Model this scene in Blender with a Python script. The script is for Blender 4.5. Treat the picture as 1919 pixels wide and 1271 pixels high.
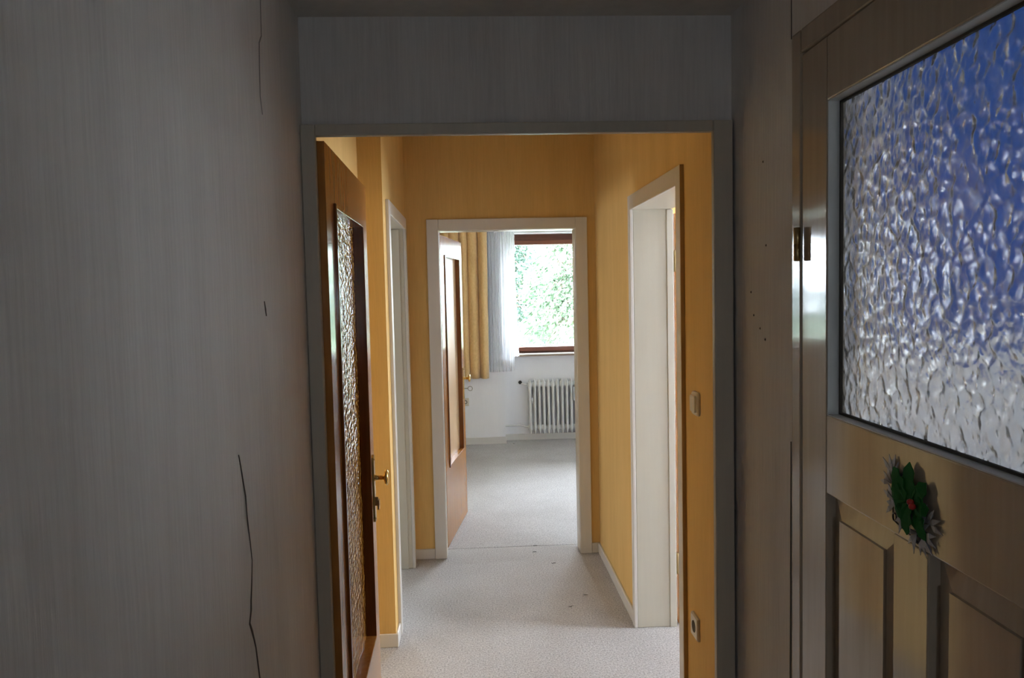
import bpy, bmesh, math, random
from mathutils import Vector, Matrix

for o in list(bpy.data.objects):
    bpy.data.objects.remove(o)
S = bpy.context.scene
COL = S.collection
R = math.radians
random.seed(7)

# ------------------------------------------------------------------ camera
CAM_H, YAW, PITCH, ROLL = 1.6118, 0.0505, 0.0600, 0.0220
cam = bpy.data.cameras.new('camera')
cam.sensor_fit = 'HORIZONTAL'
cam.sensor_width = 36.0
cam.lens = 36.0 * 1464.0 / 1919.0
cam.clip_start = 0.02
cam.clip_end = 300
camo = bpy.data.objects.new('camera', cam)
COL.objects.link(camo)
fwd = Vector((math.sin(YAW) * math.cos(PITCH), math.cos(YAW) * math.cos(PITCH), -math.sin(PITCH)))
rgt = Vector((math.cos(YAW), -math.sin(YAW), 0))
upv = rgt.cross(fwd)
cr, sr = math.cos(ROLL), math.sin(ROLL)
rr = rgt * cr - upv * sr
uu = upv * cr + rgt * sr
mw = Matrix(((rr.x, uu.x, -fwd.x, 0), (rr.y, uu.y, -fwd.y, 0), (rr.z, uu.z, -fwd.z, CAM_H), (0, 0, 0, 1)))
camo.matrix_world = mw
S.camera = camo

# ------------------------------------------------------------------ world / exposure
SKY = 9.0
W = bpy.data.worlds.new('overcast_sky')
S.world = W
W.use_nodes = True
bg = W.node_tree.nodes['Background']
bg.inputs[0].default_value = (0.86, 0.94, 1.07, 1)
bg.inputs[1].default_value = SKY
S.view_settings.view_transform = 'Standard'
S.view_settings.look = 'None'
S.view_settings.gamma = 1.0
S.view_settings.use_curve_mapping = False
S.view_settings.exposure = 2.47
S.cycles.max_bounces = 10
S.cycles.diffuse_bounces = 5
S.cycles.glossy_bounces = 4
S.cycles.transmission_bounces = 8
S.cycles.transparent_max_bounces = 16


def portal(name, loc, sx, sy, direction):
    """marks a window opening so the renderer samples the sky through it"""
    l = bpy.data.lights.new(name, 'AREA')
    l.shape = 'RECTANGLE'
    l.size, l.size_y = sx, sy
    l.cycles.is_portal = True
    o = bpy.data.objects.new(name, l)
    o.location = loc
    o.rotation_euler = Vector(direction).to_track_quat('-Z', 'Y').to_euler()
    COL.objects.link(o)


portal('sky_portal', (1.264, 8.62, 1.6), 1.9, 1.4, (0, -1, 0))
portal('sky_portal', (-2.2, 8.62, 1.6), 1.5, 1.4, (0, -1, 0))
portal('sky_portal', (3.95, 3.375, 1.55), 1.5, 1.4, (-1, 0, 0))
portal('sky_portal', (0.085, -1.79, 1.585), 0.3, 0.3, (0, 1, 0))
portal('sky_portal', (-3.74, 4.175, 1.575), 0.68, 0.68, (1, 0, 0))
portal('sky_portal', (2.70, 0.95, 1.70), 0.5, 0.6, (-1, 0, 0))


# ------------------------------------------------------------------ materials
def new_mat(name):
    m = bpy.data.materials.new(name)
    m.use_nodes = True
    nt = m.node_tree
    return m, nt, nt.nodes['Principled BSDF']


def N(nt, t, **kw):
    n = nt.nodes.new(t)
    for k, v in kw.items():
        setattr(n, k, v)
    return n


def L(nt, a, b):
    nt.links.new(a, b)


def coords(nt, scale=(1, 1, 1), kind='Object'):
    tc = N(nt, 'ShaderNodeTexCoord')
    mp = N(nt, 'ShaderNodeMapping')
    mp.inputs['Scale'].default_value = scale
    L(nt, tc.outputs[kind], mp.inputs[0])
    return mp.outputs[0]


def noise(nt, vec, scale, detail=3, rough=0.5):
    n = N(nt, 'ShaderNodeTexNoise')
    n.inputs['Scale'].default_value = scale
    n.inputs['Detail'].default_value = detail
    n.inputs['Roughness'].default_value = rough
    L(nt, vec, n.inputs['Vector'])
    return n.outputs['Fac']


def ramp(nt, fac, stops):
    r = N(nt, 'ShaderNodeValToRGB')
    e = r.color_ramp.elements
    while len(e) < len(stops):
        e.new(0.5)
    for i, (p, c) in enumerate(stops):
        e[i].position = p
        e[i].color = (*c, 1) if len(c) == 3 else c
    L(nt, fac, r.inputs[0])
    return r.outputs[0]


def bump(nt, bsdf, height, strength=0.3, dist=0.002):
    b = N(nt, 'ShaderNodeBump')
    b.inputs['Strength'].default_value = strength
    b.inputs['Distance'].default_value = dist
    L(nt, height, b.inputs['Height'])
    L(nt, b.outputs[0], bsdf.inputs['Normal'])


def wallpaper(name, c1, c2, strength=0.5):
    m, nt, b = new_mat(name)
    v = coords(nt, (150, 150, 7))
    f = noise(nt, v, 1.0, 4, 0.6)
    v2 = coords(nt, (9, 9, 1.2))
    f2 = noise(nt, v2, 1.0, 2, 0.5)
    mx = N(nt, 'ShaderNodeMath', operation='ADD')
    h = N(nt, 'ShaderNodeMath', operation='MULTIPLY')
    h.inputs[1].default_value = 0.5
    L(nt, f, mx.inputs[0])
    L(nt, f2, mx.inputs[1])
    L(nt, mx.outputs[0], h.inputs[0])
    L(nt, ramp(nt, h.outputs[0], [(0.32, c1), (0.68, c2)]), b.inputs['Base Color'])
    b.inputs['Roughness'].default_value = 0.85
    b.inputs['Specular IOR Level'].default_value = 0.25
    bump(nt, b, f, strength, 0.0015)
    return m


def paint(name, col, rough=0.35, streak=0.04, coat=0.0, bumps=0.12):
    m, nt, b = new_mat(name)
    v = coords(nt, (60, 60, 4))
    f = noise(nt, v, 1.0, 3, 0.6)
    lo = tuple(c * (1 - streak * 2) for c in col)
    hi = tuple(min(1, c * (1 + streak)) for c in col)
    L(nt, ramp(nt, f, [(0.3, lo), (0.7, hi)]), b.inputs['Base Color'])
    b.inputs['Roughness'].default_value = rough
    b.inputs['Coat Weight'].default_value = coat
    b.inputs['Coat Roughness'].default_value = 0.08
    bump(nt, b, f, bumps, 0.0008)
    return m


def plain(name, col, rough=0.5, metal=0.0):
    m, nt, b = new_mat(name)
    v = coords(nt, (30, 30, 30))
    f = noise(nt, v, 1.0, 2)
    L(nt, ramp(nt, f, [(0.3, tuple(c * 0.93 for c in col)), (0.7, col)]), b.inputs['Base Color'])
    b.inputs['Roughness'].default_value = rough
    b.inputs['Metallic'].default_value = metal
    return m


def wood(name, c1, c2, scale=(55, 55, 2.2), rough=0.15, coat=0.3):
    m, nt, b = new_mat(name)
    v = coords(nt, scale)
    f = noise(nt, v, 1.0, 5, 0.6)
    L(nt, ramp(nt, f, [(0.3, c1), (0.7, c2)]), b.inputs['Base Color'])
    b.inputs['Roughness'].default_value = rough
    b.inputs['Specular IOR Level'].default_value = 0.35
    b.inputs['Coat Weight'].default_value = coat
    b.inputs['Coat Roughness'].default_value = 0.1
    bump(nt, b, f, 0.05, 0.0005)
    return m


def carpet_mat():
    m, nt, b = new_mat('carpet')
    v = coords(nt, (1, 1, 1))
    f = noise(nt, v, 125, 4, 0.75)
    f2 = noise(nt, v, 2.2, 4, 0.6)
    c = ramp(nt, f, [(0.34, (0.26, 0.24, 0.23)), (0.5, (0.52, 0.495, 0.485)), (0.68, (0.73, 0.705, 0.695))])
    c2 = ramp(nt, f2, [(0.3, (0.84, 0.83, 0.82)), (0.7, (1.0, 1.0, 1.0))])
    mx = N(nt, 'ShaderNodeMix', data_type='RGBA', blend_type='MULTIPLY')
    mx.inputs['Factor'].default_value = 1.0
    L(nt, c, mx.inputs['A'])
    L(nt, c2, mx.inputs['B'])
    L(nt, mx.outputs['Result'], b.inputs['Base Color'])
    b.inputs['Roughness'].default_value = 0.95
    b.inputs['Specular IOR Level'].default_value = 0.1
    b.inputs['Sheen Weight'].default_value = 0.15
    bump(nt, b, f, 0.6, 0.004)
    return m


def honey_glass():
    """fine-grained matt honey glass"""
    m, nt, b = new_mat('honey_matt_glass')
    f = noise(nt, coords(nt, (40, 40, 4)), 1.0, 3)
    L(nt, ramp(nt, f, [(0.3, (0.90, 0.66, 0.40)), (0.7, (0.95, 0.72, 0.46))]), b.inputs['Base Color'])
    b.inputs['Roughness'].default_value = 0.45
    b.inputs['IOR'].default_value = 1.25
    b.inputs['Transmission Weight'].default_value = 0.6
    return m


def amber_glass():
    """rippled cathedral glass, honey coloured"""
    m, nt, b = new_mat('amber_ripple_glass')
    v = coords(nt, (0.35, 1, 0.9))
    vo = N(nt, 'ShaderNodeTexVoronoi', feature='SMOOTH_F1')
    vo.inputs['Scale'].default_value = 80
    vo.inputs['Smoothness'].default_value = 0.7
    L(nt, v, vo.inputs['Vector'])
    f = noise(nt, v, 140, 2)
    ad = N(nt, 'ShaderNodeMath', operation='ADD')
    L(nt, vo.outputs['Distance'], ad.inputs[0])
    L(nt, f, ad.inputs[1])
    L(nt, ramp(nt, vo.outputs['Distance'], [(0.15, (0.97, 0.76, 0.44)), (0.6, (0.72, 0.42, 0.14))]), b.inputs['Base Color'])  # paler cell centres imitate the sparkle of light in the ripples
    b.inputs['Roughness'].default_value = 0.02
    b.inputs['IOR'].default_value = 1.5
    b.inputs['Transmission Weight'].default_value = 1.0
    bump(nt, b, ad.outputs[0], 0.9, 0.006)
    return m


def pebble_glass():
    """clear pebbled privacy glass"""
    m, nt, b = new_mat('pebbled_privacy_glass')
    v = coords(nt, (1, 1, 1))
    wn = N(nt, 'ShaderNodeTexNoise')
    wn.inputs['Scale'].default_value = 30
    L(nt, v, wn.inputs['Vector'])
    mv = N(nt, 'ShaderNodeMix', data_type='RGBA')
    mv.inputs['Factor'].default_value = 0.02
    L(nt, v, mv.inputs['A'])
    L(nt, wn.outputs['Color'], mv.inputs['B'])
    vo = N(nt, 'ShaderNodeTexVoronoi', feature='SMOOTH_F1')
    vo.inputs['Scale'].default_value = 50
    vo.inputs['Smoothness'].default_value = 0.5
    L(nt, mv.outputs['Result'], vo.inputs['Vector'])
    b.inputs['Base Color'].default_value = (0.96, 0.98, 0.97, 1)
    b.inputs['Roughness'].default_value = 0.22
    b.inputs['IOR'].default_value = 1.45
    b.inputs['Transmission Weight'].default_value = 1.0
    bump(nt, b, vo.outputs['Distance'], 1.0, 0.0036)
    return m


def pane_glass():
    m, nt, b = new_mat('window_glass')
    out = nt.nodes['Material Output']
    tr = N(nt, 'ShaderNodeBsdfTransparent')
    tr.inputs[0].default_value = (0.97, 0.985, 0.98, 1)
    gl = N(nt, 'ShaderNodeBsdfGlossy')
    gl.inputs['Roughness'].default_value = 0.01
    fr = N(nt, 'ShaderNodeFresnel')
    fr.inputs[0].default_value = 1.45
    mx = N(nt, 'ShaderNodeMixShader')
    L(nt, fr.outputs[0], mx.inputs[0])
    L(nt, tr.outputs[0], mx.inputs[1])
    L(nt, gl.outputs[0], mx.inputs[2])
    L(nt, mx.outputs[0], out.inputs[0])
    nt.nodes.remove(b)
    return m


def lace_mat():
    m, nt, b = new_mat('lace_net')
    out = nt.nodes['Material Output']
    df = N(nt, 'ShaderNodeBsdfDiffuse')
    df.inputs[0].default_value = (0.93, 0.93, 0.95, 1)
    tl = N(nt, 'ShaderNodeBsdfTranslucent')
    tl.inputs[0].default_value = (0.86, 0.88, 0.92, 1)
    tr = N(nt, 'ShaderNodeBsdfTransparent')
    m1 = N(nt, 'ShaderNodeMixShader')
    m1.inputs[0].default_value = 0.5
    L(nt, df.outputs[0], m1.inputs[1])
    L(nt, tl.outputs[0], m1.inputs[2])
    f = noise(nt, coords(nt, (130, 1, 2)), 1.0, 2)
    rm = ramp(nt, f, [(0.35, (0.04, 0.04, 0.04)), (0.7, (0.22, 0.22, 0.22))])
    m2 = N(nt, 'ShaderNodeMixShader')
    L(nt, rm, m2.inputs[0])
    L(nt, m1.outputs[0], m2.inputs[1])
    L(nt, tr.outputs[0], m2.inputs[2])
    L(nt, m2.outputs[0], out.inputs[0])
    nt.nodes.remove(b)
    return m


def curtain_mat(name, c1, c2, sheen=0.4):
    m, nt, b = new_mat(name)
    v = coords(nt, (120, 120, 40))
    f = noise(nt, v, 1.0, 3, 0.6)
    L(nt, ramp(nt, f, [(0.3, c1), (0.7, c2)]), b.inputs['Base Color'])
    b.inputs['Roughness'].default_value = 0.9
    b.inputs['Sheen Weight'].default_value = sheen
    bump(nt, b, f, 0.3, 0.001)
    return m


def leaf_mat(name, c1, c2):
    m, nt, b = new_mat(name)
    f = noise(nt, coords(nt, (1, 1, 1)), 1.6, 2)
    L(nt, ramp(nt, f, [(0.35, c1), (0.65, c2)]), b.inputs['Base Color'])
    b.inputs['Roughness'].default_value = 0.5
    b.inputs['Specular IOR Level'].default_value = 0.3
    return m


M = {}
M['grey_paper'] = wallpaper('grey_fibre_wallpaper', (0.58, 0.545, 0.52), (0.72, 0.685, 0.655), 0.6)
M['yellow_paper'] = wallpaper('yellow_fibre_wallpaper', (0.69, 0.44, 0.155), (0.80, 0.53, 0.205), 0.3)
M['white_paper'] = wallpaper('white_wallpaper', (0.86, 0.845, 0.86), (0.90, 0.885, 0.90), 0.2)
M['cream_paper'] = wallpaper('cream_wallpaper', (0.74, 0.58, 0.38), (0.82, 0.66, 0.45), 0.2)
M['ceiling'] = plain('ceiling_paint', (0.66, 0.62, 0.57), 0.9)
M['white_ceiling'] = plain('white_ceiling_paint', (0.8, 0.79, 0.77), 0.9)
M['trim'] = paint('cream_gloss_trim', (0.74, 0.70, 0.65), 0.28, 0.01, 0.0, 0.03)
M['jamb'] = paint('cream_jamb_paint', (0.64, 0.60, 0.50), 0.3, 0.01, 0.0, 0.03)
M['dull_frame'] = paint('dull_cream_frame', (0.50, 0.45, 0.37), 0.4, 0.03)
M['edge_tan'] = paint('tan_casing_edge', (0.50, 0.32, 0.12), 0.6, 0.03)
M['beige_gloss'] = paint('beige_gloss_door_paint', (0.42, 0.345, 0.265), 0.10, 0.04, 0.0, 0.05)
M['grey_putty'] = paint('grey_rebate_paint', (0.52, 0.52, 0.50), 0.5, 0.03)
M['putty_line'] = plain('dark_putty', (0.05, 0.04, 0.03), 0.9)
M['wood'] = wood('orange_brown_veneer', (0.40, 0.155, 0.032), (0.52, 0.225, 0.058), coat=0.0)
M['wood_dark'] = wood('dark_brown_moulding', (0.17, 0.055, 0.012), (0.24, 0.085, 0.022))
M['brown_frame'] = wood('red_brown_window_frame', (0.10, 0.028, 0.014), (0.16, 0.05, 0.024), (3, 50, 50), 0.4, 0.2)
M['brown_sash'] = wood('red_brown_window_sash', (0.17, 0.05, 0.025), (0.24, 0.075, 0.036), (3, 50, 50), 0.35, 0.2)
M['carpet'] = carpet_mat()
M['amber'] = amber_glass()
M['honey'] = honey_glass()
M['pebble'] = pebble_glass()
M['pane'] = pane_glass()
M['lace'] = lace_mat()
M['curtain'] = curtain_mat('ochre_velvet', (0.72, 0.45, 0.18), (0.85, 0.57, 0.26))
M['blue_cloth'] = curtain_mat('blue_cloth', (0.02, 0.10, 0.42), (0.03, 0.14, 0.52), 0.1)
M['brass'] = plain('brass', (0.78, 0.52, 0.18), 0.22, 1.0)
M['dull_brass'] = plain('aged_brass', (0.42, 0.30, 0.14), 0.35, 1.0)
M['steel'] = plain('dull_steel', (0.45, 0.42, 0.38), 0.35, 1.0)
M['black'] = plain('black_plastic', (0.02, 0.02, 0.02), 0.45)
M['radiator'] = paint('white_radiator_enamel', (0.80, 0.79, 0.77), 0.3, 0.01)
M['plastic'] = plain('cream_plastic', (0.70, 0.63, 0.52), 0.3)
M['hole'] = plain('dark_recess', (0.10, 0.08, 0.06), 0.8)
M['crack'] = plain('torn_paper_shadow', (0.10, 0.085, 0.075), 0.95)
M['crack_faint'] = plain('faint_paper_seam', (0.30, 0.28, 0.27), 0.95)
M['grey_meter'] = plain('grey_meter_plastic', (0.45, 0.47, 0.48), 0.4)
M['stone'] = plain('pale_sill_stone', (0.80, 0.77, 0.72), 0.3)
M['tan_edge'] = plain('brown_sill_edge', (0.36, 0.25, 0.17), 0.5)
M['holly'] = plain('dark_green_leaf', (0.014, 0.11, 0.018), 0.85)
M['holly'].node_tree.nodes['Principled BSDF'].inputs['Specular IOR Level'].default_value = 0.1
M['berry'] = plain('red_berry', (0.45, 0.02, 0.015), 0.3)
M['silver_twig'] = plain('silver_grey_twig', (0.27, 0.27, 0.29), 0.5)
M['wire'] = plain('dark_wire', (0.07, 0.055, 0.045), 0.5)
M['foliage_a'] = leaf_mat('pale_green_foliage', (0.07, 0.125, 0.07), (0.11, 0.165, 0.095))
M['foliage_b'] = leaf_mat('blue_green_foliage', (0.055, 0.105, 0.075), (0.085, 0.14, 0.10))
M['bark'] = wood('bark', (0.10, 0.07, 0.05), (0.2, 0.15, 0.11), (8, 8, 2), 0.9, 0.0)
M['lawn'] = plain('bright_lawn', (0.42, 0.45, 0.34), 0.9)
M['lint'] = plain('dark_lint', (0.13, 0.11, 0.09), 0.9)


# ------------------------------------------------------------------ mesh helpers
class MB:
    def __init__(self):
        self.v, self.f, self.sm = [], [], []

    def add(self, vs, fs, smooth=False):
        o = len(self.v)
        self.v += [tuple(p) for p in vs]
        for f in fs:
            self.f.append([i + o for i in f])
            self.sm.append(smooth)
        return self

    def box(self, x0, x1, y0, y1, z0, z1):
        vs = [(x, y, z) for x in (x0, x1) for y in (y0, y1) for z in (z0, z1)]
        return self.add(vs, [(0, 1, 3, 2), (4, 6, 7, 5), (0, 4, 5, 1), (2, 3, 7, 6), (0, 2, 6, 4), (1, 5, 7, 3)])

    def ring(self, pts, smooth=True, closed=False, cap=True):
        """loft through equally sized loops"""
        n = len(pts[0])
        vs = [p for lp in pts for p in lp]
        fs = []
        m = len(pts)
        for i in range(m if closed else m - 1):
            j = (i + 1) % m
            for k in range(n):
                fs.append((i * n + k, i * n + (k + 1) % n, j * n + (k + 1) % n, j * n + k))
        self.add(vs, fs, smooth)
        if cap and not closed:
            self.add(pts[0], [tuple(reversed(range(n)))])
            self.add(pts[-1], [tuple(range(n))])
        return self

    def lathe(self, prof, origin, axis, seg=18, cap=True):
        """prof: (distance along axis, radius)"""
        a = Vector(axis).normalized()
        t = Vector((0, 0, 1)) if abs(a.z) < 0.9 else Vector((1, 0, 0))
        u = a.cross(t).normalized()
        w = a.cross(u)
        o = Vector(origin)
        loops = [[o + a * d + (u * math.cos(2 * math.pi * k / seg) + w * math.sin(2 * math.pi * k / seg)) * max(r, 1e-5)
                  for k in range(seg)] for d, r in prof]
        return self.ring(loops, True, False, cap)

    def tube(self, path, rad, seg=8):
        loops = []
        path = [Vector(p) for p in path]
        for i, p in enumerate(path):
            d = (path[min(i + 1, len(path) - 1)] - path[max(i - 1, 0)]).normalized()
            t = Vector((0, 0, 1)) if abs(d.z) < 0.9 else Vector((1, 0, 0))
            u = d.cross(t).normalized()
            w = d.cross(u)
            r = rad[i] if isinstance(rad, (list, tuple)) else rad
            loops.append([p + (u * math.cos(2 * math.pi * k / seg) + w * math.sin(2 * math.pi * k / seg)) * r for k in range(seg)])
        return self.ring(loops)

    def build(self, name, mat, parent=None, bevel=0.0, world=True):
        me = bpy.data.meshes.new(name)
        me.from_pydata(self.v, [], self.f)
        for p, s in zip(me.polygons, self.sm):
            p.use_smooth = s
        bm = bmesh.new()
        bm.from_mesh(me)
        bmesh.ops.recalc_face_normals(bm, faces=bm.faces)
        bm.to_mesh(me)
        bm.free()
        me.materials.append(M[mat])
        o = bpy.data.objects.new(name, me)
        COL.objects.link(o)
        if parent is not None:
            o.parent = parent
            if world:
                o.location = -parent.location
        if bevel:
            b = o.modifiers.new('bevel', 'BEVEL')
            b.width = bevel
            b.segments = 2
            b.limit_method = 'ANGLE'
        return o


def tag(o, label, cat, kind=None, group=None):
    o['label'] = label
    o['category'] = cat
    if kind:
        o['kind'] = kind
    if group:
        o['group'] = group
    return o


def empty(name, loc, rz=0.0):
    o = bpy.data.objects.new(name, None)
    o.location = loc
    o.rotation_euler = (0, 0, rz)
    o.empty_display_size = 0.1
    COL.objects.link(o)
    return o


def wall(name, mat, axis, a0, a1, u0, u1, z0, z1, holes, label, cat='wall'):
    """axis 'x': slab a0..a1 in x, u along y. holes: (u0,u1,z0,z1)"""
    us = sorted({u0, u1, *[h[0] for h in holes], *[h[1] for h in holes]})
    zs = sorted({z0, z1, *[h[2] for h in holes], *[h[3] for h in holes]})
    mb = MB()
    for i in range(len(us) - 1):
        for j in range(len(zs) - 1):
            uc, zc = (us[i] + us[i + 1]) / 2, (zs[j] + zs[j + 1]) / 2
            if any(h[0] < uc < h[1] and h[2] < zc < h[3] for h in holes):
                continue
            if axis == 'x':
                mb.box(a0, a1, us[i], us[i + 1], zs[j], zs[j + 1])
            else:
                mb.box(us[i], us[i + 1], a0, a1, zs[j], zs[j + 1])
    o = mb.build(name, mat)
    return tag(o, label, cat, 'structure')


# ------------------------------------------------------------------ key planes
VXL, VXR, VY, VZ = -0.3856, 0.6336, 1.872, 2.258      # vestibule walls, front wall, ceiling
HXR, HXL, AXL, PY, EY = 0.7523, -0.384, -0.49, 3.52, 4.698
HZ = 2.62
BY0, FY = 4.82, 8.25
RXO = 0.936

# ------------------------------------------------------------------ setting: floors and ceilings
o = MB().box(-0.5, 0.76, -1.7, 1.87, -0.06, 0).build('floor', 'carpet')
tag(o, 'grey beige carpet in the dark vestibule', 'floor', 'structure')
o = MB().box(-3.75, 4.1, 1.87, 4.858, -0.06, 0).build('floor_hall', 'carpet')
tag(o, 'speckled grey beige carpet along the yellow hallway', 'floor', 'structure')
o = MB().box(-3.75, 4.1, 4.862, 8.7, -0.06, 0.001).build('floor_back', 'carpet')
tag(o, 'speckled grey beige carpet beyond the seam in the room with the radiator', 'floor', 'structure')
o = MB().box(0.76, 2.8, -1.2, 1.87, -0.06, 0).build('floor_side', 'carpet')
tag(o, 'carpet in the room behind the pebbled glass door', 'floor', 'structure')
o = MB().box(VXL - 0.1, 0.76, -1.7, VY + 0.05, VZ, VZ + 0.06).build('ceiling', 'ceiling')
tag(o, 'low dull beige ceiling of the dark vestibule', 'ceiling', 'structure')
o = MB().box(-3.75, 4.1, 1.92, 8.7, HZ, HZ + 0.06).build('ceiling_hall', 'white_ceiling')
tag(o, 'white ceiling over hallway and rooms', 'ceiling', 'structure')
o = MB().box(0.72, 2.8, -1.2, 1.93, HZ, HZ + 0.06).build('ceiling_side', 'white_ceiling')
tag(o, 'white ceiling of the room behind the pebbled glass door', 'ceiling', 'structure')

# ------------------------------------------------------------------ setting: walls
wall_left = wall('wall_left', 'grey_paper', 'x', VXL - 0.1, VXL, -1.7, VY, 0, VZ, [],
                 'grey streaked fibre wallpaper wall with torn cracks at left')
wall_right = wall('wall_right', 'grey_paper', 'x', VXR, 0.735, -1.7, VY, 0, VZ, [(0.68, 1.500, 0, 2.075)],
                  'narrow grey wallpaper strip between the yellow opening and the beige door')
wall('wall_rear', 'grey_paper', 'y', -1.8, -1.7, -0.5, 0.76, 0, VZ, [(-0.05, 0.22, 1.45, 1.72)], 'grey wallpaper wall behind the viewer')
wall_front = wall('wall_front', 'grey_paper', 'y', VY, 1.93, -0.62, 0.74, 0, 2.75, [(-0.379, 0.612, 0, 2.006)],
                  'grey wall above the dark door opening into the hallway')
wall('wall_side', 'white_paper', 'y', VY, 1.93, 0.74, 4.1, 0, 2.75, [], 'white dividing wall behind the beige door')
wall('wall_side_near', 'white_paper', 'y', -1.2, -1.1, 0.74, 2.8, 0, 2.75, [], 'white end wall of the room behind the pebbled glass')
wall('wall_side_window', 'white_paper', 'x', 2.55, 2.75, -1.2, VY, 0, 2.75, [(0.72, 1.20, 1.42, 1.97)],
     'white window wall of the room behind the pebbled glass')
wall('wall_side_upper', 'white_paper', 'x', 0.70, 0.735, -1.7, VY, VZ, 2.75, [], 'wall above the beige door')
wall_hr = wall('wall_hall_right', 'yellow_paper', 'x', HXR, RXO - 0.03, 1.93, EY, 0, 2.75, [(2.80, 3.622, 0, 2.0)],
               'yellow wallpaper wall with white doorway on the right of the hallway')
wall('wall_hall_right_room', 'white_paper', 'x', RXO - 0.03, RXO, 1.96, EY, 0, 2.75, [(2.80, 3.622, 0, 2.0)],
     'white room side of the hallway wall on the right')
wall('wall_hall_alcove', 'yellow_paper', 'x', AXL - 0.1, AXL, 1.93, PY, 0, 2.75, [],
     'yellow wall of the shallow recess behind the open brown door')
wall('wall_hall_left', 'yellow_paper', 'x', HXL - 0.12, HXL, PY, EY, 0, 2.75, [(3.68, 4.555, 0, 2.005)],
     'yellow wallpaper wall with white doorway on the left of the hallway')
wall('wall_hall_step', 'yellow_paper', 'y', PY, PY + 0.1, AXL - 0.1, HXL - 0.119, 0, 2.75, [],
     'yellow face of the wall step behind the brown door')
wall('wall_end', 'yellow_paper', 'y', EY, BY0 - 0.02, -0.62, 4.1, 0, 2.75, [(-0.21, 0.652, 0, 2.006)],
     'yellow end wall around the far white doorway')
wall('wall_end_back', 'white_paper', 'y', BY0 - 0.02, BY0, -0.62, 4.1, 0, 2.75, [(-0.21, 0.652, 0, 2.006)],
     'white room side of the end wall')
wall('wall_left_room_near', 'white_paper', 'y', 2.0, 2.1, -3.75, AXL - 0.1, 0, 2.75, [], 'white near wall of the room on the left')
wall('wall_left_room_side', 'white_paper', 'x', -3.75, -3.6, 1.96, 8.7, 0, 2.75, [(3.85, 4.5, 1.25, 1.9)], 'white outer wall of the room on the left')
wall('wall_back_left', 'cream_paper', 'x', -0.62, -0.56, BY0, FY, 0, 2.75, [], 'cream left wall of the room with the radiator')
wall('wall_back_right', 'white_paper', 'x', 2.6, 2.7, BY0, FY, 0, 2.75, [], 'white right wall of the room with the radiator')
wall('wall_right_room_window', 'white_paper', 'x', 3.8, 4.0, 1.96, EY, 0, 2.75, [(2.65, 4.1, 0.9, 2.2)],
     'white window wall of the room on the right')
wf = wall('wall_facade', 'white_paper', 'y', FY, 8.65, -3.75, 4.1, 0, 2.75,
          [(0.327, 2.2, 0, 2.232), (-2.9, -1.5, 0.95, 2.232)], 'white outer wall with pier left of the radiator niche')
o = MB().box(0.32, 2.21, 8.42, 8.65, 0, 0.925).build('wall_niche', 'white_paper')
tag(o, 'white recessed wall behind the radiator', 'wall', 'structure')


# ------------------------------------------------------------------ cracks in the wallpaper, plus one painted shade strip
def ribbon(name, parent, mat, pts, widths, side):
    """thin torn-paper ridge on an x = const wall; pts are (y, z)"""
    mb = MB()
    x = (VXL + 0.0002) if side < 0 else (VXR - 0.0002)
    xo = (VXL + 0.0016) if side < 0 else (VXR - 0.0016)
    loops = []
    for (y, z), w in zip(pts, widths):
        loops.append([(x, y - w, z), (xo, y - w * 0.4, z), (xo, y + w * 0.4, z), (x, y + w, z)])
    mb.ring(loops, False)
    return mb.build(name, mat, parent)


ribbon('crack', wall_left, 'crack_faint', [(1.535, 2.18), (1.532, 2.106)], [0.0008, 0.0012], -1)
ribbon('crack', wall_left, 'crack_faint', [(1.532, 2.106), (1.515, 2.088), (1.509, 2.04), (1.506, 1.987), (1.517, 1.956)],
       [0.002, 0.0022, 0.0018, 0.0012, 0.0005], -1)
ribbon('crack', wall_left, 'crack', [(1.476, 1.605), (1.483, 1.59), (1.486, 1.577)], [0.001, 0.004, 0.001], -1)
ribbon('crack', wall_left, 'crack',
       [(1.279, 1.357), (1.288, 1.335), (1.297, 1.31), (1.308, 1.281), (1.311, 1.25), (1.315, 1.23), (1.322, 1.20), (1.329, 1.165)],
       [0.0006, 0.0015, 0.002, 0.0026, 0.002, 0.0022, 0.0012, 0.0006], -1)
ribbon('crack', wall_left, 'crack',
       [(1.329, 1.165), (1.322, 1.13), (1.314, 1.101), (1.312, 1.085), (1.301, 1.067), (1.312, 1.05), (1.322, 1.03), (1.330, 1.012), (1.338, 0.98), (1.348, 0.94), (1.352, 0.88), (1.35, 0.8)],
       [0.0006, 0.0022, 0.003, 0.004, 0.0035, 0.0045, 0.003, 0.0022, 0.0026, 0.0028, 0.0024, 0.002], -1)
for y, z in ((1.670, 1.880), (1.654, 1.700), (1.728, 1.548), (1.690, 1.520), (1.66, 1.497), (1.745, 1.60)):
    MB().lathe([(0, 0.003), (0.0012, 0.002)], (VXR, y, z), (-1, 0, 0), 8).build('nail_hole', 'crack', wall_right)
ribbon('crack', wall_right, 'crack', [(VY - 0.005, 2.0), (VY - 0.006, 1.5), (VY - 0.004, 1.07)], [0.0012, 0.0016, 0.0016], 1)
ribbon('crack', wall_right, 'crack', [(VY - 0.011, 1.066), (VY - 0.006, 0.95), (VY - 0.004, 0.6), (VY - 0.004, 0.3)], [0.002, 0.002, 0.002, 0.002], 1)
ribbon('crack', wall_right, 'crack', [(1.519, 2.255), (1.519, 2.09)], [0.0012, 0.0012], 1)
ribbon('crack', wall_right, 'crack', [(1.522, 1.30), (1.524, 1.0), (1.529, 0.5)], [0.001, 0.003, 0.006], 1)  # no tear: dark strip painted for the shade between wall and door frame


# ------------------------------------------------------------------ door frames (trim)
def frame_piece(parent, name, mat, *b, bevel=0.003):
    return MB().box(*b).build(name, mat, parent, bevel)


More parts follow.
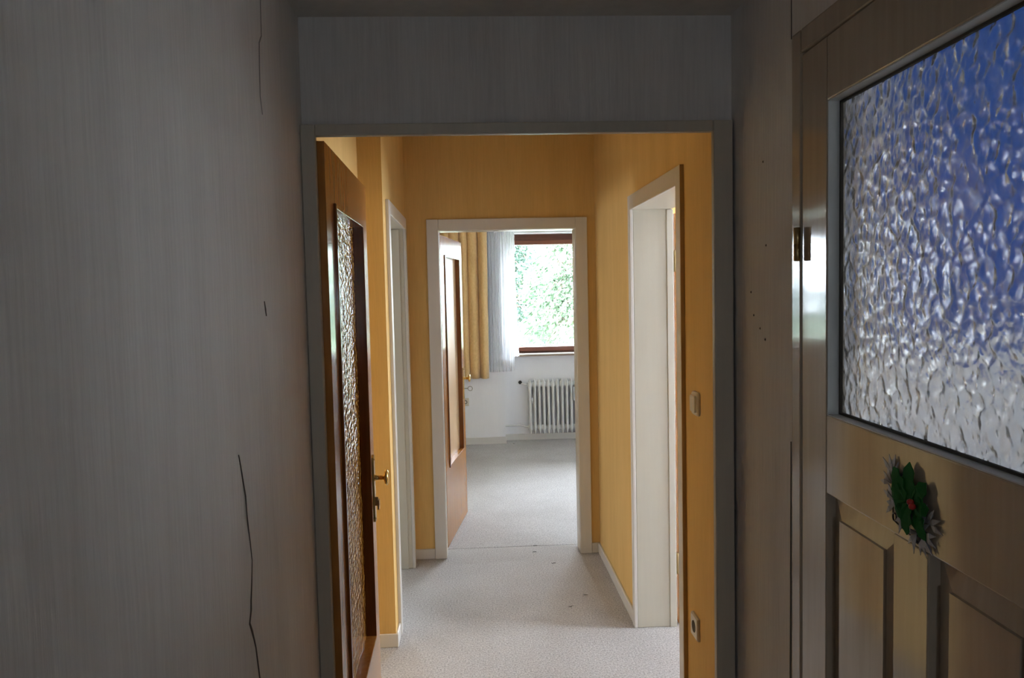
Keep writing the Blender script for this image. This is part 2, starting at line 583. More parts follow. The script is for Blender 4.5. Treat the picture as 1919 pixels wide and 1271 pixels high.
# opening from vestibule to hall
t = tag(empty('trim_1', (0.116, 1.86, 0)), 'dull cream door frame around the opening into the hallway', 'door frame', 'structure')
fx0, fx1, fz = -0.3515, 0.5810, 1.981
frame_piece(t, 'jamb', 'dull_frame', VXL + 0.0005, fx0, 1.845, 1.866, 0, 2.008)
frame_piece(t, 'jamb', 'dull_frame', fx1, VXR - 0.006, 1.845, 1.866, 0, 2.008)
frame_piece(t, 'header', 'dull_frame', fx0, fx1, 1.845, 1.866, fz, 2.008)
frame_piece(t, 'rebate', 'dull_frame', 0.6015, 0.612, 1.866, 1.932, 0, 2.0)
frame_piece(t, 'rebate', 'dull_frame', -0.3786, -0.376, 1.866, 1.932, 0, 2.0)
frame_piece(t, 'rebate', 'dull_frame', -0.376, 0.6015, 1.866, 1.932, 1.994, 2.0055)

# far doorway
t = tag(empty('trim_2', (0.22, EY, 0)), 'white painted door casing around the far doorway', 'door frame', 'structure')
ex0, ex1, ez = -0.1885, 0.6304, 1.985
frame_piece(t, 'casing', 'trim', -0.2583, ex0, EY - 0.016, EY, 0, 2.052)
frame_piece(t, 'casing', 'trim', ex1, 0.7012, EY - 0.016, EY, 0, 2.052)
frame_piece(t, 'casing', 'trim', ex0, ex1, EY - 0.016, EY, ez, 2.052)
frame_piece(t, 'jamb', 'jamb', -0.2098, ex0 + 0.002, EY, BY0 + 0.002, 0, ez + 0.02)
frame_piece(t, 'jamb', 'jamb', ex1 - 0.002, 0.6518, EY, BY0 + 0.002, 0, ez + 0.02)
frame_piece(t, 'jamb', 'jamb', ex0 + 0.002, ex1 - 0.002, EY, BY0 + 0.002, ez - 0.002, ez + 0.02)

# doorway on the right
t = tag(empty('trim_3', (HXR, 3.2, 0)), 'white door casing on the right hallway wall', 'door frame', 'structure')
ry0, ry1, rz = 2.790, 3.600, 1.978
cx0 = 0.737
frame_piece(t, 'casing', 'trim', cx0, HXR, 2.731, ry0, 0, 2.045)
frame_piece(t, 'casing', 'trim', cx0, HXR, ry1, 3.645, 0, 2.045)
frame_piece(t, 'casing', 'trim', cx0, HXR, ry0, ry1, rz, 2.045)
frame_piece(t, 'casing_edge', 'edge_tan', cx0 + 0.001, HXR, 2.7275, 2.731, 0, 2.045, bevel=0)
frame_piece(t, 'jamb', 'jamb', HXR, RXO, ry1 + 0.002, 3.621, 0, 1.999)
frame_piece(t, 'jamb', 'jamb', HXR, RXO, 2.801, ry0 + 0.02, 0, 1.999)
frame_piece(t, 'jamb', 'jamb', HXR, RXO, ry0 + 0.02, ry1 + 0.002, rz + 0.002, 1.999)
frame_piece(t, 'door_stop', 'jamb', 0.908, RXO + 0.004, ry1 - 0.006, ry1 + 0.006, 0, rz)

# doorway on the left
t = tag(empty('trim_4', (HXL, 4.1, 0)), 'white door casing on the left hallway wall', 'door frame', 'structure')
ly0, ly1, lz = 3.700, 4.535, 1.985
frame_piece(t, 'casing', 'trim', HXL, HXL + 0.016, 3.635, ly0, 0, 2.050)
frame_piece(t, 'casing', 'trim', HXL, HXL + 0.016, ly1, 4.590, 0, 2.050)
frame_piece(t, 'casing', 'trim', HXL, HXL + 0.016, ly0, ly1, lz, 2.050)
frame_piece(t, 'jamb', 'jamb', HXL - 0.122, HXL, ly1 + 0.002, 4.554, 0, 2.003)
frame_piece(t, 'jamb', 'jamb', HXL - 0.122, HXL, 3.681, ly0 - 0.002, 0, 2.003)
frame_piece(t, 'jamb', 'jamb', HXL - 0.122, HXL, ly0 - 0.002, ly1 + 0.002, lz + 0.002, 2.003)
frame_piece(t, 'door_stop', 'jamb', HXL - 0.122, HXL - 0.022, ly1 - 0.010, ly1 + 0.004, 0, lz)


# ------------------------------------------------------------------ baseboards
def baseboard(name, pieces, label):
    e = tag(empty(name, (0.5 * (pieces[0][0] + pieces[0][1]), 0.5 * (pieces[0][2] + pieces[0][3]), 0)), label, 'baseboard', 'structure')
    for b in pieces:
        MB().box(*b).build('board', 'trim', e, 0.003)


BH = 0.062
baseboard('baseboard_right', [(HXR - 0.012, HXR, 3.646, EY - 0.001, 0, BH), (HXR - 0.012, HXR, 1.935, 2.727, 0, BH)],
          'white baseboard along the right hallway wall')
baseboard('baseboard_end', [(HXL + 0.001, -0.259, EY - 0.012, EY, 0, BH), (0.702, HXR - 0.0125, EY - 0.012, EY, 0, BH)],
          'short white baseboards beside the far door casing')
baseboard('baseboard_left', [(AXL, HXL + 0.012, PY - 0.012, PY, 0, BH), (HXL, HXL + 0.012, PY + 0.001, 3.634, 0, BH)],
          'white baseboard around the wall step behind the brown door')
baseboard('baseboard_back', [(-0.559, 0.335, FY - 0.014, FY, 0, 0.075), (0.328, 2.199, 8.406, 8.42, 0, 0.07)],
          'white baseboard under the curtains and radiator')


# ------------------------------------------------------------------ brown glazed doors
def turned_knob(mb, x, y, z, d, neck=0.030):
    """mushroom door knob sticking out along -y*d"""
    mb.lathe([(0, 0.012), (0.004, 0.0105), (0.010, 0.0085), (neck, 0.0085), (neck + 0.003, 0.013), (neck + 0.006, 0.0245),
              (neck + 0.011, 0.027), (neck + 0.016, 0.0245), (neck + 0.019, 0.015), (neck + 0.0195, 0.001)],
             (x, y, z), (0, -d, 0), 22)
    return mb


def glazed_door(name, loc, rz, length, label, gl=(0.115, 0.685, 0.485, 1.848), key_out=0.0, top=1.974, glass='amber'):
    """local frame: x along the leaf from the hinge, visible face at y = 0, thickness towards +y"""
    T = 0.040
    g0, g1, h0, h1 = gl
    root = tag(empty(name, loc, rz), label, 'door', 'structure')

    def part(nm, mb, mat, par=root, bev=0.0):
        o = mb.build(nm, mat, par, bev, world=False)
        return o
    part('leaf', MB().box(0, g0, 0, T, 0.008, top).box(g1, length, 0, T, 0.008, top)
         .box(g0, g1, 0, T, 0.008, h0).box(g0, g1, 0, T, h1, top), 'wood')
    # raised bead round the pane, lying a little proud of the face
    for b in ((g0 - 0.004, g0 + 0.008, -0.007, T, h0 - 0.004, h1 + 0.004), (g1 - 0.008, g1 + 0.004, -0.003, T, h0 - 0.004, h1 + 0.004)):
        part('moulding', MB().box(*b), 'wood_dark', root, 0.002)
    for b in ((g0 + 0.008, g1 - 0.008, -0.004, T, h0 - 0.004, h0 + 0.008), (g0 + 0.008, g1 - 0.008, -0.004, T, h1 - 0.008, h1 + 0.004)):
        part('moulding', MB().box(*b), 'wood', root, 0.002)
    part('glass_pane', MB().box(g0 + 0.006, g1 - 0.006, 0.028, 0.032, h0 + 0.006, h1 - 0.006), glass)
    # furniture on both faces
    kx = length - 0.055
    for face, d in ((0.0, 1), (T, -1)):
        pl = MB()
        pts = []
        for zz, s in ((-0.150, 0.3), (-0.146, 0.9), (-0.135, 1), (0.055, 1), (0.070, 0.9), (0.078, 0.35)):
            pts.append([(kx - 0.019 * s, face, 1.0 + zz), (kx - 0.017 * s, face - 0.007 * d, 1.0 + zz),
                        (kx + 0.017 * s, face - 0.007 * d, 1.0 + zz), (kx + 0.019 * s, face, 1.0 + zz)])
        pl.ring(pts, False)
        p = part('handle_plate', pl, 'brass')
        for zz in (0.062, -0.138):
            part('screw', MB().lathe([(0, 0.004), (0.003, 0.003)], (kx, face - 0.006 * d, 1.0 + zz), (0, -d, 0), 8), 'dull_brass', p)
        part('door_knob', turned_knob(MB(), kx, face - 0.005 * d, 1.0, d), 'brass')
    kb = MB()
    if key_out > 0.02:
        kb.tube([(kx, -0.006, 0.925), (kx, -0.034, 0.925)], 0.0035)
        c = Vector((kx, -0.050, 0.925))
        lp = [c + Vector((0, 0.016 * math.cos(a), 0.016 * math.sin(a))) for a in [2 * math.pi * k / 18 for k in range(19)]]
        kb.tube(lp, 0.003, 6)
        part('key', kb, 'steel')
    else:
        kb.box(kx - 0.003, kx + 0.003, -0.016, -0.006, 0.905, 0.935).box(kx - 0.010, kx + 0.010, -0.020, -0.014, 0.893, 0.925)
        part('key', kb, 'dull_brass')
    for z in (0.28, 1.70):
        part('hinge', MB().lathe([(0, 0.006), (0.001, 0.0075), (0.069, 0.0075), (0.07, 0.006)], (-0.004, 0.042, z), (0, 0, 1), 12), 'steel')
    return root


ang = math.atan2(2.66 - 1.868, -0.347 + 0.3355)
glazed_door('door_1', (-0.3355, 1.870, 0), ang, 0.795,
            'open orange brown door with rippled amber glass beside the dark frame', (0.112, 0.690, 0.475, 1.838))
ang2 = math.atan2(0.801, 0.118)
glazed_door('door_2', (-0.186, 4.862, 0), ang2, 0.815,
            'open orange brown glazed door inside the far doorway beside the curtain', (0.13, 0.715, 0.495, 1.853), key_out=0.05, glass='honey')

# plain leaf standing open in the room on the right
t = tag(empty('door_3', (0.945, 3.615, 0)), 'edge of a brown door standing open in the right doorway', 'door', 'structure')
MB().box(0.953, 1.74, 3.618, 3.656, 0.008, 1.962).build('leaf', 'wood', t, 0.002)
for z in (0.255, 1.69):
    h = MB().lathe([(0, 0.007), (0.001, 0.0085), (0.099, 0.0085), (0.1, 0.007)], (0.948, 3.606, z), (0, 0, 1), 12).build('hinge', 'dull_brass', t)

# ------------------------------------------------------------------ beige door with pebbled glass (right wall of vestibule)
dx = VXR
t = tag(empty('trim_5', (dx, 1.1, 0)), 'narrow beige painted frame around the pebbled glass door', 'door frame', 'structure')
frame_piece(t, 'jamb', 'beige_gloss', dx - 0.002, 0.74, 1.474, 1.516, 0, 2.095, bevel=0.004)
frame_piece(t, 'jamb', 'beige_gloss', dx - 0.002, 0.74, 0.664, 0.706, 0, 2.095, bevel=0.004)
frame_piece(t, 'header', 'beige_gloss', dx - 0.002, 0.74, 0.706, 1.474, 2.050, 2.095, bevel=0.004)
AJAR = R(1.2)
d = tag(empty('door_4', (dx, 1.471, 0)), 'closed beige painted door with pebbled glass above raised panels', 'door', 'structure')
L0, L1 = 1.4735, 0.7095          # far and near edges of the leaf
g0, g1, gb, gt = 1.365, 0.815, 1.378, 1.936
D = 0.040
DX = dx + 0.001
# stiles and rails
for nm, b in (('stile', (DX, DX + D, g0, L0, 0.008, 2.047)), ('stile', (DX, DX + D, L1, g1, 0.008, 2.047)),
              ('rail', (DX, DX + D, g1, g0, gt, 2.047)), ('rail', (DX, DX + D, g1, g0, 1.236, gb)),
              ('rail', (DX, DX + D, g1, g0, 0.008, 0.20)), ('muntin', (DX, DX + D, 1.036, 1.130, 0.20, 1.236))):
    MB().box(*b).build(nm, 'beige_gloss', d, 0.0025)
# grey painted rebate and dark putty bead round the glass
e = 0.0015
for b in ((DX + 0.002, DX + 0.026, g0 - e, g0 + 0.0005, gb, gt), (DX + 0.002, DX + 0.026, g1 - 0.0005, g1 + e, gb, gt),
          (DX + 0.002, DX + 0.026, g1, g0, gb - 0.0005, gb + e), (DX + 0.002, DX + 0.026, g1, g0, gt - e, gt + 0.0005)):
    MB().box(*b).build('glass_rebate', 'grey_putty', d)
q = 0.004
for b in ((DX + 0.022, DX + 0.028, g0 - e - q, g0 - e, gb + e, gt - e), (DX + 0.022, DX + 0.028, g1 + e, g1 + e + q, gb + e, gt - e),
          (DX + 0.022, DX + 0.028, g1 + e, g0 - e, gb + e, gb + e + q), (DX + 0.022, DX + 0.028, g1 + e, g0 - e, gt - e - q, gt - e)):
    MB().box(*b).build('putty_bead', 'putty_line', d)
MB().box(DX + 0.027, DX + 0.032, g1 + 0.001, g0 - 0.001, gb + 0.001, gt - 0.001).build('glass_pane', 'pebble', d)
# raised and fielded panels
for y0, y1 in ((1.130, g0), (g1, 1.036)):
    z0, z1 = 0.20, 1.236
    mb = MB()
    rects = [(0.0, 0.018), (0.040, 0.011), (0.0405, 0.006)]
    loops = []
    for ins, dep in rects:
        x = DX + dep
        loops.append([(x, y0 + ins, z0 + ins), (x, y1 - ins, z0 + ins), (x, y1 - ins, z1 - ins), (x, y0 + ins, z1 - ins)])
    loops = [[(DX + 0.03, *p[1:]) for p in loops[0]]] + loops
    mb.ring(loops, False)
    mb.build('panel', 'beige_gloss', d)
for z in (0.35, 1.659):
    h = MB().lathe([(0, 0.005), (0.001, 0.0065), (0.0315, 0.0065), (0.032, 0.0058), (0.033, 0.0065), (0.063, 0.0065), (0.064, 0.005)],
                   (dx - 0.009, 1.4725, z), (0, 0, 1), 12).build('hinge', 'dull_brass', d)
hp = MB().box(DX - 0.006, DX, 0.745, 0.785, 0.93, 1.12).build('handle_plate', 'dull_brass', d, 0.003)
MB().tube([(DX, 0.765, 1.06), (DX - 0.045, 0.765, 1.06), (DX - 0.052, 0.775, 1.06), (DX - 0.052, 0.87, 1.055)], 0.008).build('door_handle', 'dull_brass', d)

d.rotation_euler = (0, 0, -AJAR)      # the leaf stands a finger's breadth ajar

# room behind the pebbled glass: blue cloth hanging from a rod
mb = MB()
n = 80
loops = []
for i in range(n + 1):
    s = i / n
    x = 1.025 + 0.925 * s
    y = 1.815 + 0.012 * math.sin(i * 0.75) + 0.004 * math.sin(i * 0.31)
    loops.append([(x, y, 1.46), (x, y + 0.003, 1.46), (x, y + 0.003, 2.44), (x, y, 2.44)])
mb.ring(loops, False)
bc = mb.build('blue_curtain', 'blue_cloth')
tag(bc, 'blurred blue cloth hanging behind the pebbled door glass', 'curtain')
o = MB().tube([(0.737, 1.815, 2.455), (2.548, 1.815, 2.455)], 0.011).build('curtain_rod', 'steel')
tag(o, 'thin rod holding the blue cloth behind the pebbled glass', 'curtain rod')

# ------------------------------------------------------------------ holly decoration on the beige door
orn = tag(empty('door_decoration', (dx - 0.004, 1.082, 1.25)), 'green holly decoration with red berry and silver twigs on the beige door', 'decoration')
XO = DX - 0.001


def leaf_shape(mb, cy, cz, ang, length, width, x, teeth=3, thick=0.0015, lift=0.004):
    """flat toothed leaf in the plane of the door, centre line from (cy,cz)"""
    ca, sa = math.cos(ang), math.sin(ang)
    out = []
    k = teeth * 2
    for sgn in (1, -1):
        rng = range(0, k + 1) if sgn > 0 else range(k - 1, 0, -1)
        for i in rng:
            s = i / k
            w = width * math.sin(math.pi * min(0.98, s + 0.02)) ** 0.7 * (1.0 if i % 2 else 0.62)
            out.append((s * length, sgn * w))
    vs = []
    for dx_ in (0, -thick):
        for u, w in out:
            vs.append((x + dx_ - lift * math.sin(math.pi * u / length), cy - (u * ca - w * sa), cz + u * sa + w * ca))
    m = len(out)
    fs = [tuple(range(m)), tuple(range(2 * m - 1, m - 1, -1))] + [(i, (i + 1) % m, m + (i + 1) % m, m + i) for i in range(m)]
    mb.add(vs, fs)


rnd = random.Random(3)
for cy, cz, a, l, w in ((1.075, 1.285, 1.55, 0.062, 0.017), (1.082, 1.295, 2.2, 0.050, 0.015), (1.066, 1.292, 0.9, 0.048, 0.014),
                        (1.080, 1.300, 3.0, 0.036, 0.013), (1.060, 1.295, 0.15, 0.032, 0.012), (1.085, 1.300, -2.2, 0.034, 0.012),
                        (1.060, 1.300, -1.1, 0.046, 0.012), (1.072, 1.300, -1.7, 0.044, 0.013)):
    mb = MB()
    leaf_shape(mb, cy, cz, a, l * 1.15, w * 1.4, XO - 0.003 - rnd.random() * 0.004)
    mb.build('holly_leaf', 'holly', orn)
for cy, cz in ((1.058, 1.303), (1.053, 1.298)):
    MB().lathe([(-0.005, 0.0005), (-0.0035, 0.0036), (0, 0.005), (0.0035, 0.0036), (0.005, 0.0005)], (XO - 0.013, cy, cz), (1, 0, 0), 10).build('berry', 'berry', orn)
for cy, cz, a0 in ((1.125, 1.330, 2.0), (1.122, 1.318, 1.2), (1.130, 1.312, 2.6), (1.120, 1.290, 2.3), (1.118, 1.283, 3.2), (1.108, 1.278, 2.0),
                   (1.095, 1.276, 1.2), (1.090, 1.272, 3.6), (1.070, 1.266, 0.8), (1.062, 1.270, 1.6), (1.050, 1.264, 0.6), (1.042, 1.276, 1.3),
                   (1.038, 1.262, -0.4), (1.045, 1.258, -1.2), (1.058, 1.258, -2.4), (1.030, 1.280, 0.4), (1.080, 1.268, 2.5)):
    mb = MB()
    for j in range(3):
        leaf_shape(mb, cy, cz, a0 + (j - 1) * 0.6, 0.026 + 0.008 * rnd.random(), 0.0042, XO - 0.001 - 0.001 * j, 1, 0.0008, 0.002)
    mb.build('twig', 'silver_twig', orn)
path = [(XO - 0.001, 1.128, 1.278), (XO - 0.002, 1.124, 1.258), (XO - 0.002, 1.053, 1.2445), (XO - 0.001, 1.046, 1.268)]
MB().tube(path, 0.0012, 6).build('wire', 'wire', orn)
for cy, cz in ((1.121, 1.263), (1.058, 1.249)):
    lp = [(XO - 0.002, cy + 0.005 * math.cos(a), cz + 0.006 * math.sin(a)) for a in [2 * math.pi * k / 12 for k in range(13)]]
    MB().tube(lp, 0.0013, 6).build('wire', 'wire', orn)

orn.rotation_euler = (0, 0, -AJAR)
orn.location.x -= (1.471 - 1.082) * math.sin(AJAR)


# ------------------------------------------------------------------ switch and sockets
def rounded_plate(mb, axis, c, w, h, t, r, seg=5, taper=0.9):
    """rounded plate on a wall; axis = outward normal ('-x' or '-y')"""
    prof = []
    for cx_, cz_, a0 in ((w / 2 - r, h / 2 - r, 0), (-w / 2 + r, h / 2 - r, 90), (-w / 2 + r, -h / 2 + r, 180), (w / 2 - r, -h / 2 + r, 270)):
        for k in range(seg + 1):
            a = R(a0 + 90 * k / seg)
            prof.append((cx_ + r * math.cos(a), cz_ + r * math.sin(a)))
    loops = []
    for dd, s in ((0, 1), (t * 0.6, 1), (t, taper)):
        lp = []
        for u, v in prof:
            if axis == '-x':
                lp.append((c[0] - dd, c[1] + u * s, c[2] + v * s))
            else:
                lp.append((c[0] + u * s, c[1] - dd, c[2] + v * s))
        loops.append(lp)
    mb.ring(loops, False)
    return mb


t = tag(empty('light_switch', (HXR, 2.585, 1.222)), 'cream rocker light switch on the yellow wall beside the right doorway', 'light switch')
rounded_plate(MB(), '-x', (HXR, 2.588, 1.222), 0.080, 0.080, 0.010, 0.014).build('plate', 'plastic', t)
rounded_plate(MB(), '-x', (HXR - 0.0095, 2.592, 1.222), 0.056, 0.058, 0.007, 0.008, 5, 0.94).build('rocker', 'plastic', t)
t = tag(empty('power_socket', (HXR, 2.612, 0.44)), 'cream power socket low on the yellow wall near the right doorway', 'power socket')
rounded_plate(MB(), '-x', (HXR, 2.612, 0.44), 0.080, 0.080, 0.011, 0.004).build('plate', 'plastic', t)
MB().lathe([(0, 0.021), (0.0012, 0.0205)], (HXR - 0.0108, 2.612, 0.44), (-1, 0, 0), 20).build('socket_recess', 'hole', t)
t = tag(empty('power_socket', (-0.09, FY, 0.458)), 'white power socket on the pier below the ochre curtain', 'power socket')
rounded_plate(MB(), '-y', (-0.093, FY, 0.458), 0.080, 0.084, 0.010, 0.006).build('plate', 'plastic', t)
MB().lathe([(0, 0.021), (0.001, 0.020)], (-0.093, FY - 0.0098, 0.458), (0, -1, 0), 18).build('socket_recess', 'hole', t)
MB().lathe([(0, 0.013), (0.001, 0.012)], (-0.093, FY - 0.0108, 0.458), (0, -1, 0), 14).build('socket_insert', 'plastic', t)


# ------------------------------------------------------------------ windows
def window(name, axis, plane, u0, u1, z0, z1, fmat, smat, label, fw=0.06, sw=0.05, split=False):
    """plane = (room side, outer side)"""
    t = tag(empty(name, ((u0 + u1) / 2, plane[0], z0) if axis == 'y' else (plane[0], (u0 + u1) / 2, z0)), label, 'window', 'structure')
    p0, p1 = plane

    def bx(a, b, c, dd, ins0, ins1):
        if axis == 'y':
            return MB().box(a, b, p0 + ins0 * (p1 - p0), p0 + ins1 * (p1 - p0), c, dd)
        return MB().box(p0 + ins0 * (p1 - p0), p0 + ins1 * (p1 - p0), a, b, c, dd)
    for b in ((u0, u0 + fw, z0, z1), (u1 - fw, u1, z0, z1), (u0 + fw, u1 - fw, z0, z0 + fw * 0.55), (u0 + fw, u1 - fw, z1 - fw, z1)):
        bx(*b, 0.0, 1.0).build('frame', fmat, t, 0.003)
    a0, a1, b0, b1 = u0 + fw, u1 - fw, z0 + fw * 0.55, z1 - fw
    for b in ((a0, a0 + sw, b0, b1), (a1 - sw, a1, b0, b1), (a0 + sw, a1 - sw, b0, b0 + sw), (a0 + sw, a1 - sw, b1 - sw, b1)):
        bx(*b, -0.15, 0.85).build('sash', smat, t, 0.003)
    bx(a0 + sw - 0.004, a1 - sw + 0.004, b0 + sw - 0.004, b1 - sw + 0.004, 0.40, 0.44).build('glass_pane', 'pane', t)
    return t


window('window_1', 'y', (8.50, 8.57), 0.327, 2.2, 0.926, 2.232, 'brown_frame', 'brown_sash',
       'large red brown window with view of pale green trees', 0.066, 0.046)
window('window_2', 'y', (8.50, 8.57), -2.9, -1.5, 0.95, 2.232, 'brown_frame', 'brown_sash', 'window of the room on the left')
window('window_3', 'x', (3.86, 3.93), 2.65, 4.1, 0.9, 2.2, 'brown_frame', 'brown_sash', 'window of the room on the right')
window('window_4', 'x', (2.60, 2.67), 0.72, 1.20, 1.42, 1.97, 'trim', 'trim', 'small window of the room behind the pebbled glass', 0.03, 0.03)
window('window_6', 'x', (-3.66, -3.72), 3.85, 4.5, 1.25, 1.9, 'brown_frame', 'brown_sash', 'small side window of the room on the left', 0.04, 0.04)  # unseen opening, added for more daylight through the left doorway
window('window_5', 'y', (-1.72, -1.76), -0.05, 0.22, 1.45, 1.72, 'trim', 'trim', 'small window behind the viewer', 0.025, 0.025)  # unseen, put in so some daylight reaches the vestibule front wall
t = tag(empty('window_sill', (1.264, 8.32, 0.922)), 'pale stone sill under the large window', 'window sill', 'structure')
MB().box(0.328, 2.199, 8.325, 8.50, 0.926, 0.945).build('slab', 'stone', t, 0.002)
MB().box(0.328, 2.199, 8.321, 8.3255, 0.920, 0.935).build('edge', 'tan_edge', t)

# ------------------------------------------------------------------ radiator
rad = tag(empty('radiator', (0.9, 8.36, 0)), 'white column radiator in the niche under the window', 'radiator')


def section_mesh():
    mb = MB()
    # one vertical blade column at front and one behind, with pointed ends
    for yc, ry in ((8.315, 0.020), (8.375, 0.016)):
        prof = [(0.080, 0.15, 0.3), (0.098, 0.6, 0.9), (0.125, 1, 1), (0.62, 1, 1), (0.648, 0.75, 0.9), (0.664, 0.4, 0.5), (0.670, 0.1, 0.2)]
        loops = []
        for z, sx, sy in prof:
            loops.append([(0.0142 * sx * math.cos(2 * math.pi * k / 12), yc + ry * sy * math.sin(2 * math.pi * k / 12), z) for k in range(12)])
        mb.ring(loops)
    # hubs joining the columns, top and bottom
    for z in (0.148, 0.612):
        mb.lathe([(-0.024, 0.024), (-0.018, 0.030), (0.018, 0.030), (0.024, 0.024)], (0, 8.345, z), (1, 0, 0), 14)
    me_o = mb.build('section', 'radiator', rad)
    return me_o


sec = section_mesh()
PITCH_S = 0.0495
for i in range(14):
    s_ = sec if i == 0 else sec.copy()
    if i:
        COL.objects.link(s_)
    s_.location = (0.602 + i * PITCH_S - rad.location.x, -rad.location.y, -rad.location.z)
MB().box(0.60, 1.25, 8.388, 8.394, 0.36, 0.375).box(0.62, 0.64, 8.388, 8.417, 0.3, 0.5).build('bracket', 'radiator', rad)
MB().box(0.617, 0.636, 8.318, 8.335, 0.44, 0.47).box(0.622, 0.631, 8.318, 8.335, 0.415, 0.44).build('spacer_clip', 'radiator', rad)
MB().box(1.062, 1.094, 8.283, 8.30, 0.435, 0.585).build('heat_meter', 'grey_meter', rad, 0.004)
MB().tube([(0.33, 8.400, 0.165), (0.50, 8.400, 0.165), (0.55, 8.36, 0.155), (0.60, 8.345, 0.148)], 0.010).build('pipe', 'radiator', rad)
MB().tube([(0.60, 8.345, 0.612), (0.555, 8.345, 0.612), (0.51, 8.36, 0.625), (0.50, 8.385, 0.630), (0.50, 8.415, 0.630)], 0.009).build('pipe', 'radiator', rad)
v = MB().lathe([(0, 0.012), (0.012, 0.012), (0.013, 0.019), (0.036, 0.0195), (0.040, 0.016), (0.041, 0.001)], (0.50, 8.392, 0.638), (0, -1, 0), 18).build('valve_knob', 'black', rad)
MB().lathe([(0, 0.006), (0.002, 0.005)], (0.50, 8.351, 0.638), (0, -1, 0), 10).build('knob_cap', 'steel', v)

# ------------------------------------------------------------------ curtains
mb = MB()
n, mrow = 150, 14
vs, fs = [], []
x0, x1 = -0.52, 0.158
for i in range(n + 1):
    s = i / n
    for j in range(mrow + 1):
        z01 = j / mrow
        z = 0.728 + (2.545 - 0.728) * z01
        spread = 1.0
        x = x0 + (x1 - x0) * s
        ph = s * 2 * math.pi * 7.2 + 0.5 * math.sin(3 * s * 6.28)
        am = 0.045 * (0.75 + 0.3 * math.sin(s * 23.0))
        y = 8.125 + am * math.sin(ph + 0.25 * math.sin(z01 * 3)) * (0.8 + 0.2 * (1 - z01))
        x += 0.010 * math.cos(ph * 1.0) + 0.018 * z01 * (1 if s > 0.9 else 0) * 0.7
        z -= 0.012 * s if j == 0 else 0
        vs.append((x, y, z))
for i in range(n):
    for j in range(mrow):
        a = i * (mrow + 1) + j
        fs.append((a, a + mrow + 1, a + mrow + 2, a + 1))
mb.add(vs, fs, True)
cu = mb.build('curtain', 'curtain')
tag(cu, 'ochre velvet curtain hanging in deep folds beside the far window', 'curtain')
so = cu.modifiers.new('solid', 'SOLIDIFY')
so.thickness = 0.003

mb = MB()
vs, fs = [], []
n, mrow = 170, 46
for i in range(n + 1):
    s = i / n
    for j in range(mrow + 1):
        z01 = j / mrow
        xr = 0.455
        x = 0.02 + (xr - 0.02) * s
        # right part hangs only to the sill, left part lower
        xb = 0.02 + (xr - 0.02) * s
        zb = 0.768 if xb < 0.418 else 0.925
        zb += 0.010 * abs(math.sin(xb * 150.0))
        z = zb + (2.55 - zb) * z01
        edge = max(0.0, (s - 0.80) / 0.20)
        flare = 0.026 * max(0.0, min(1.0, (1.75 - z) / 0.8))
        x += edge * (flare + 0.010 * abs(math.sin(z * 38.0)))
        y = 8.212 + 0.014 * math.sin(s * 78) * (0.6 + 0.4 * math.sin(s * 19)) + 0.006 * math.sin(s * 161)
        vs.append((x, y, z))
for i in range(n):
    for j in range(mrow):
        a = i * (mrow + 1) + j
        fs.append((a, a + mrow + 1, a + mrow + 2, a + 1))
mb.add(vs, fs, True)
lc = mb.build('lace_curtain', 'lace')
tag(lc, 'sheer white lace curtain with scalloped edge in front of the window', 'lace curtain')
t = tag(empty('curtain_rail', (0.7, 8.17, 2.6)), 'white double curtain rail under the ceiling of the far room', 'curtain rail')
MB().box(-0.55, 2.55, 8.105, 8.145, 2.545, HZ - 0.001).build('track', 'trim', t, 0.003)
MB().box(-0.55, 2.55, 8.195, 8.23, 2.55, HZ - 0.001).build('track', 'trim', t, 0.003)

# ------------------------------------------------------------------ lint on the carpet
for i, (x, y, lab) in enumerate(((0.364, 4.852, 'dark thread on the carpet at the doorway seam'), (0.350, 4.731, 'short dark thread on the carpet just before the seam'),
                                 (0.447, 4.520, 'dark lint on the carpet inside the far doorway light'), (0.562, 4.024, 'dark lint near the right baseboard'),
                                 (0.467, 3.879, 'biggest dark lint scrap on the hallway carpet'), (0.411, 8.200, 'dark crumb on the carpet below the radiator'))):
    rn = random.Random(i)
    pts = [(x - 0.014 + 0.007 * k, y + rn.uniform(-0.006, 0.006), 0.004 + rn.random() * 0.002) for k in range(5)]
    o = MB().tube(pts, [0.0008, 0.0018, 0.002, 0.0015, 0.0006], 5).build('carpet_lint', 'lint')
    tag(o, lab, 'lint', None, 'lint scraps on the carpet')

# ------------------------------------------------------------------ outside: lawn and trees
o = MB().box(-40, 40, 9.0, 70, -1.3, -1.2).build('ground_outside', 'lawn')
tag(o, 'bright ground outside the window', 'ground', 'structure')


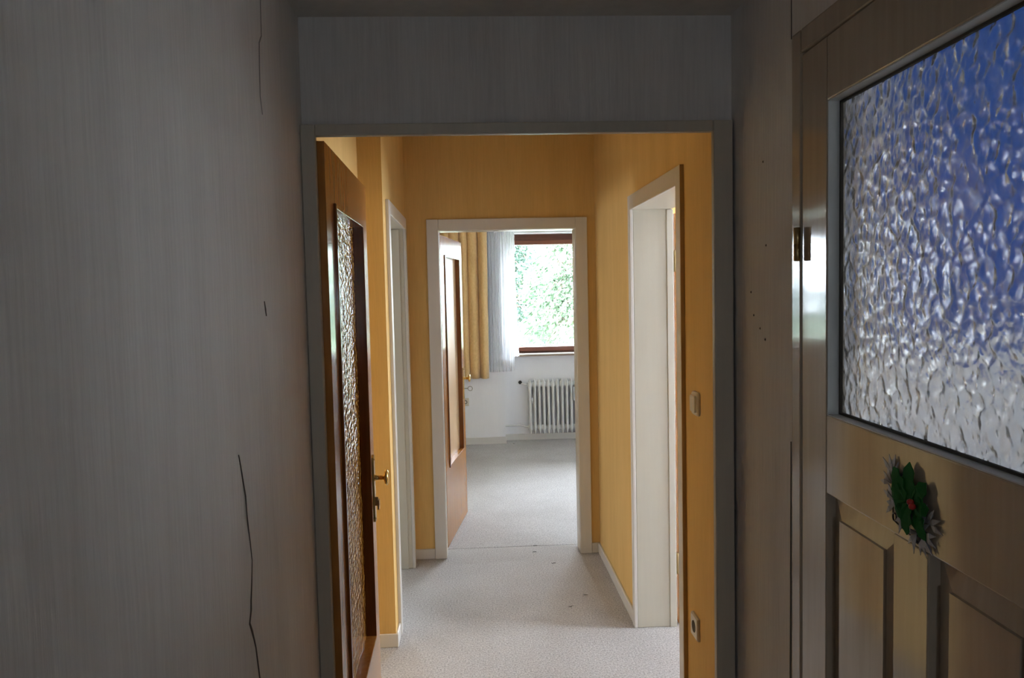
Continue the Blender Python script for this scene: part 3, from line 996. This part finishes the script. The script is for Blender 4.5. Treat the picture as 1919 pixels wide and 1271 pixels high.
def tree(x, y, base, height, rad_, fol, label, seed, bottom):
    rn = random.Random(seed)
    t = tag(empty('tree', (x, y, base)), label, 'tree', None, 'trees outside the window')
    MB().tube([(x, y, base), (x + 0.1, y, base + height * 0.5), (x, y, base + height * 0.96)], [0.16, 0.11, 0.02], 8).build('trunk', 'bark', t)
    vs, fs = [], []
    br = MB()
    for k in range(120):
        zz = bottom + (base + height - bottom) * rn.random() ** 1.2
        fr = (zz - bottom) / max(0.1, base + height - bottom)
        ln = rad_ * (1.0 - 0.75 * fr) * rn.uniform(0.6, 1.05)
        a = rn.uniform(0, 6.283)
        p0 = Vector((x, y, zz + 0.25))
        p1 = p0 + Vector((math.cos(a) * ln * 0.55, math.sin(a) * ln * 0.55, 0.12))
        p2 = p0 + Vector((math.cos(a) * ln, math.sin(a) * ln, -0.30 - 0.25 * rn.random()))
        br.tube([p0, p1, p2], [0.022, 0.014, 0.004], 5)
        for q_ in range(150):
            s = 0.25 + 0.75 * rn.random() ** 0.7
            p = p0.lerp(p1, min(1, s * 2)) if s < 0.5 else p1.lerp(p2, (s - 0.5) * 2)
            p = p + Vector((rn.gauss(0, 0.11), rn.gauss(0, 0.11), rn.gauss(-0.08, 0.10)))
            dr = Vector((math.cos(a) + rn.gauss(0, 0.7), math.sin(a) + rn.gauss(0, 0.7), rn.gauss(-0.7, 0.4))).normalized()
            sd = dr.cross(Vector((rn.gauss(0, 1), rn.gauss(0, 1), rn.gauss(0, 1)))).normalized()
            l_, w_ = rn.uniform(0.07, 0.15), rn.uniform(0.016, 0.034)
            o_ = len(vs)
            vs += [p, p + dr * l_ * 0.5 + sd * w_, p + dr * l_, p + dr * l_ * 0.5 - sd * w_]
            fs.append((o_, o_ + 1, o_ + 2, o_ + 3))
    br.build('branches', 'bark', t)
    m_ = MB()
    m_.add(vs, fs)
    f_ = m_.build('foliage', fol, t)
    f_['kind'] = 'stuff'


for tx, ty, th, tr, tf, tl, tb in (
        (2.15, 15.0, 5.0, 1.7, 'foliage_a', 'leafy pale green tree in the middle of the window view', 0.55),
        (4.3, 19.4, 4.8, 1.5, 'foliage_a', 'yellowish green tree at the right side of the window view', 0.55),
        (0.7, 19.2, 5.4, 1.7, 'foliage_b', 'blue green conifer partly behind the lace curtain', 0.50),
        (6.2, 15.5, 5.2, 1.5, 'foliage_a', 'tree further right than the window view', 0.5),
        (9.6, 16.6, 5.4, 1.45, 'foliage_b', 'tree far to the right outside', 0.5),
        (-3.4, 16.2, 5.0, 1.45, 'foliage_a', 'tree to the left outside the hidden window', 0.5),
        (-6.6, 17.0, 5.2, 1.45, 'foliage_b', 'tree far to the left outside the hidden window', 0.5)):
    tree(tx, ty, -1.2, th, tr, tf, tl, int(tx * 10 + 100), tb)
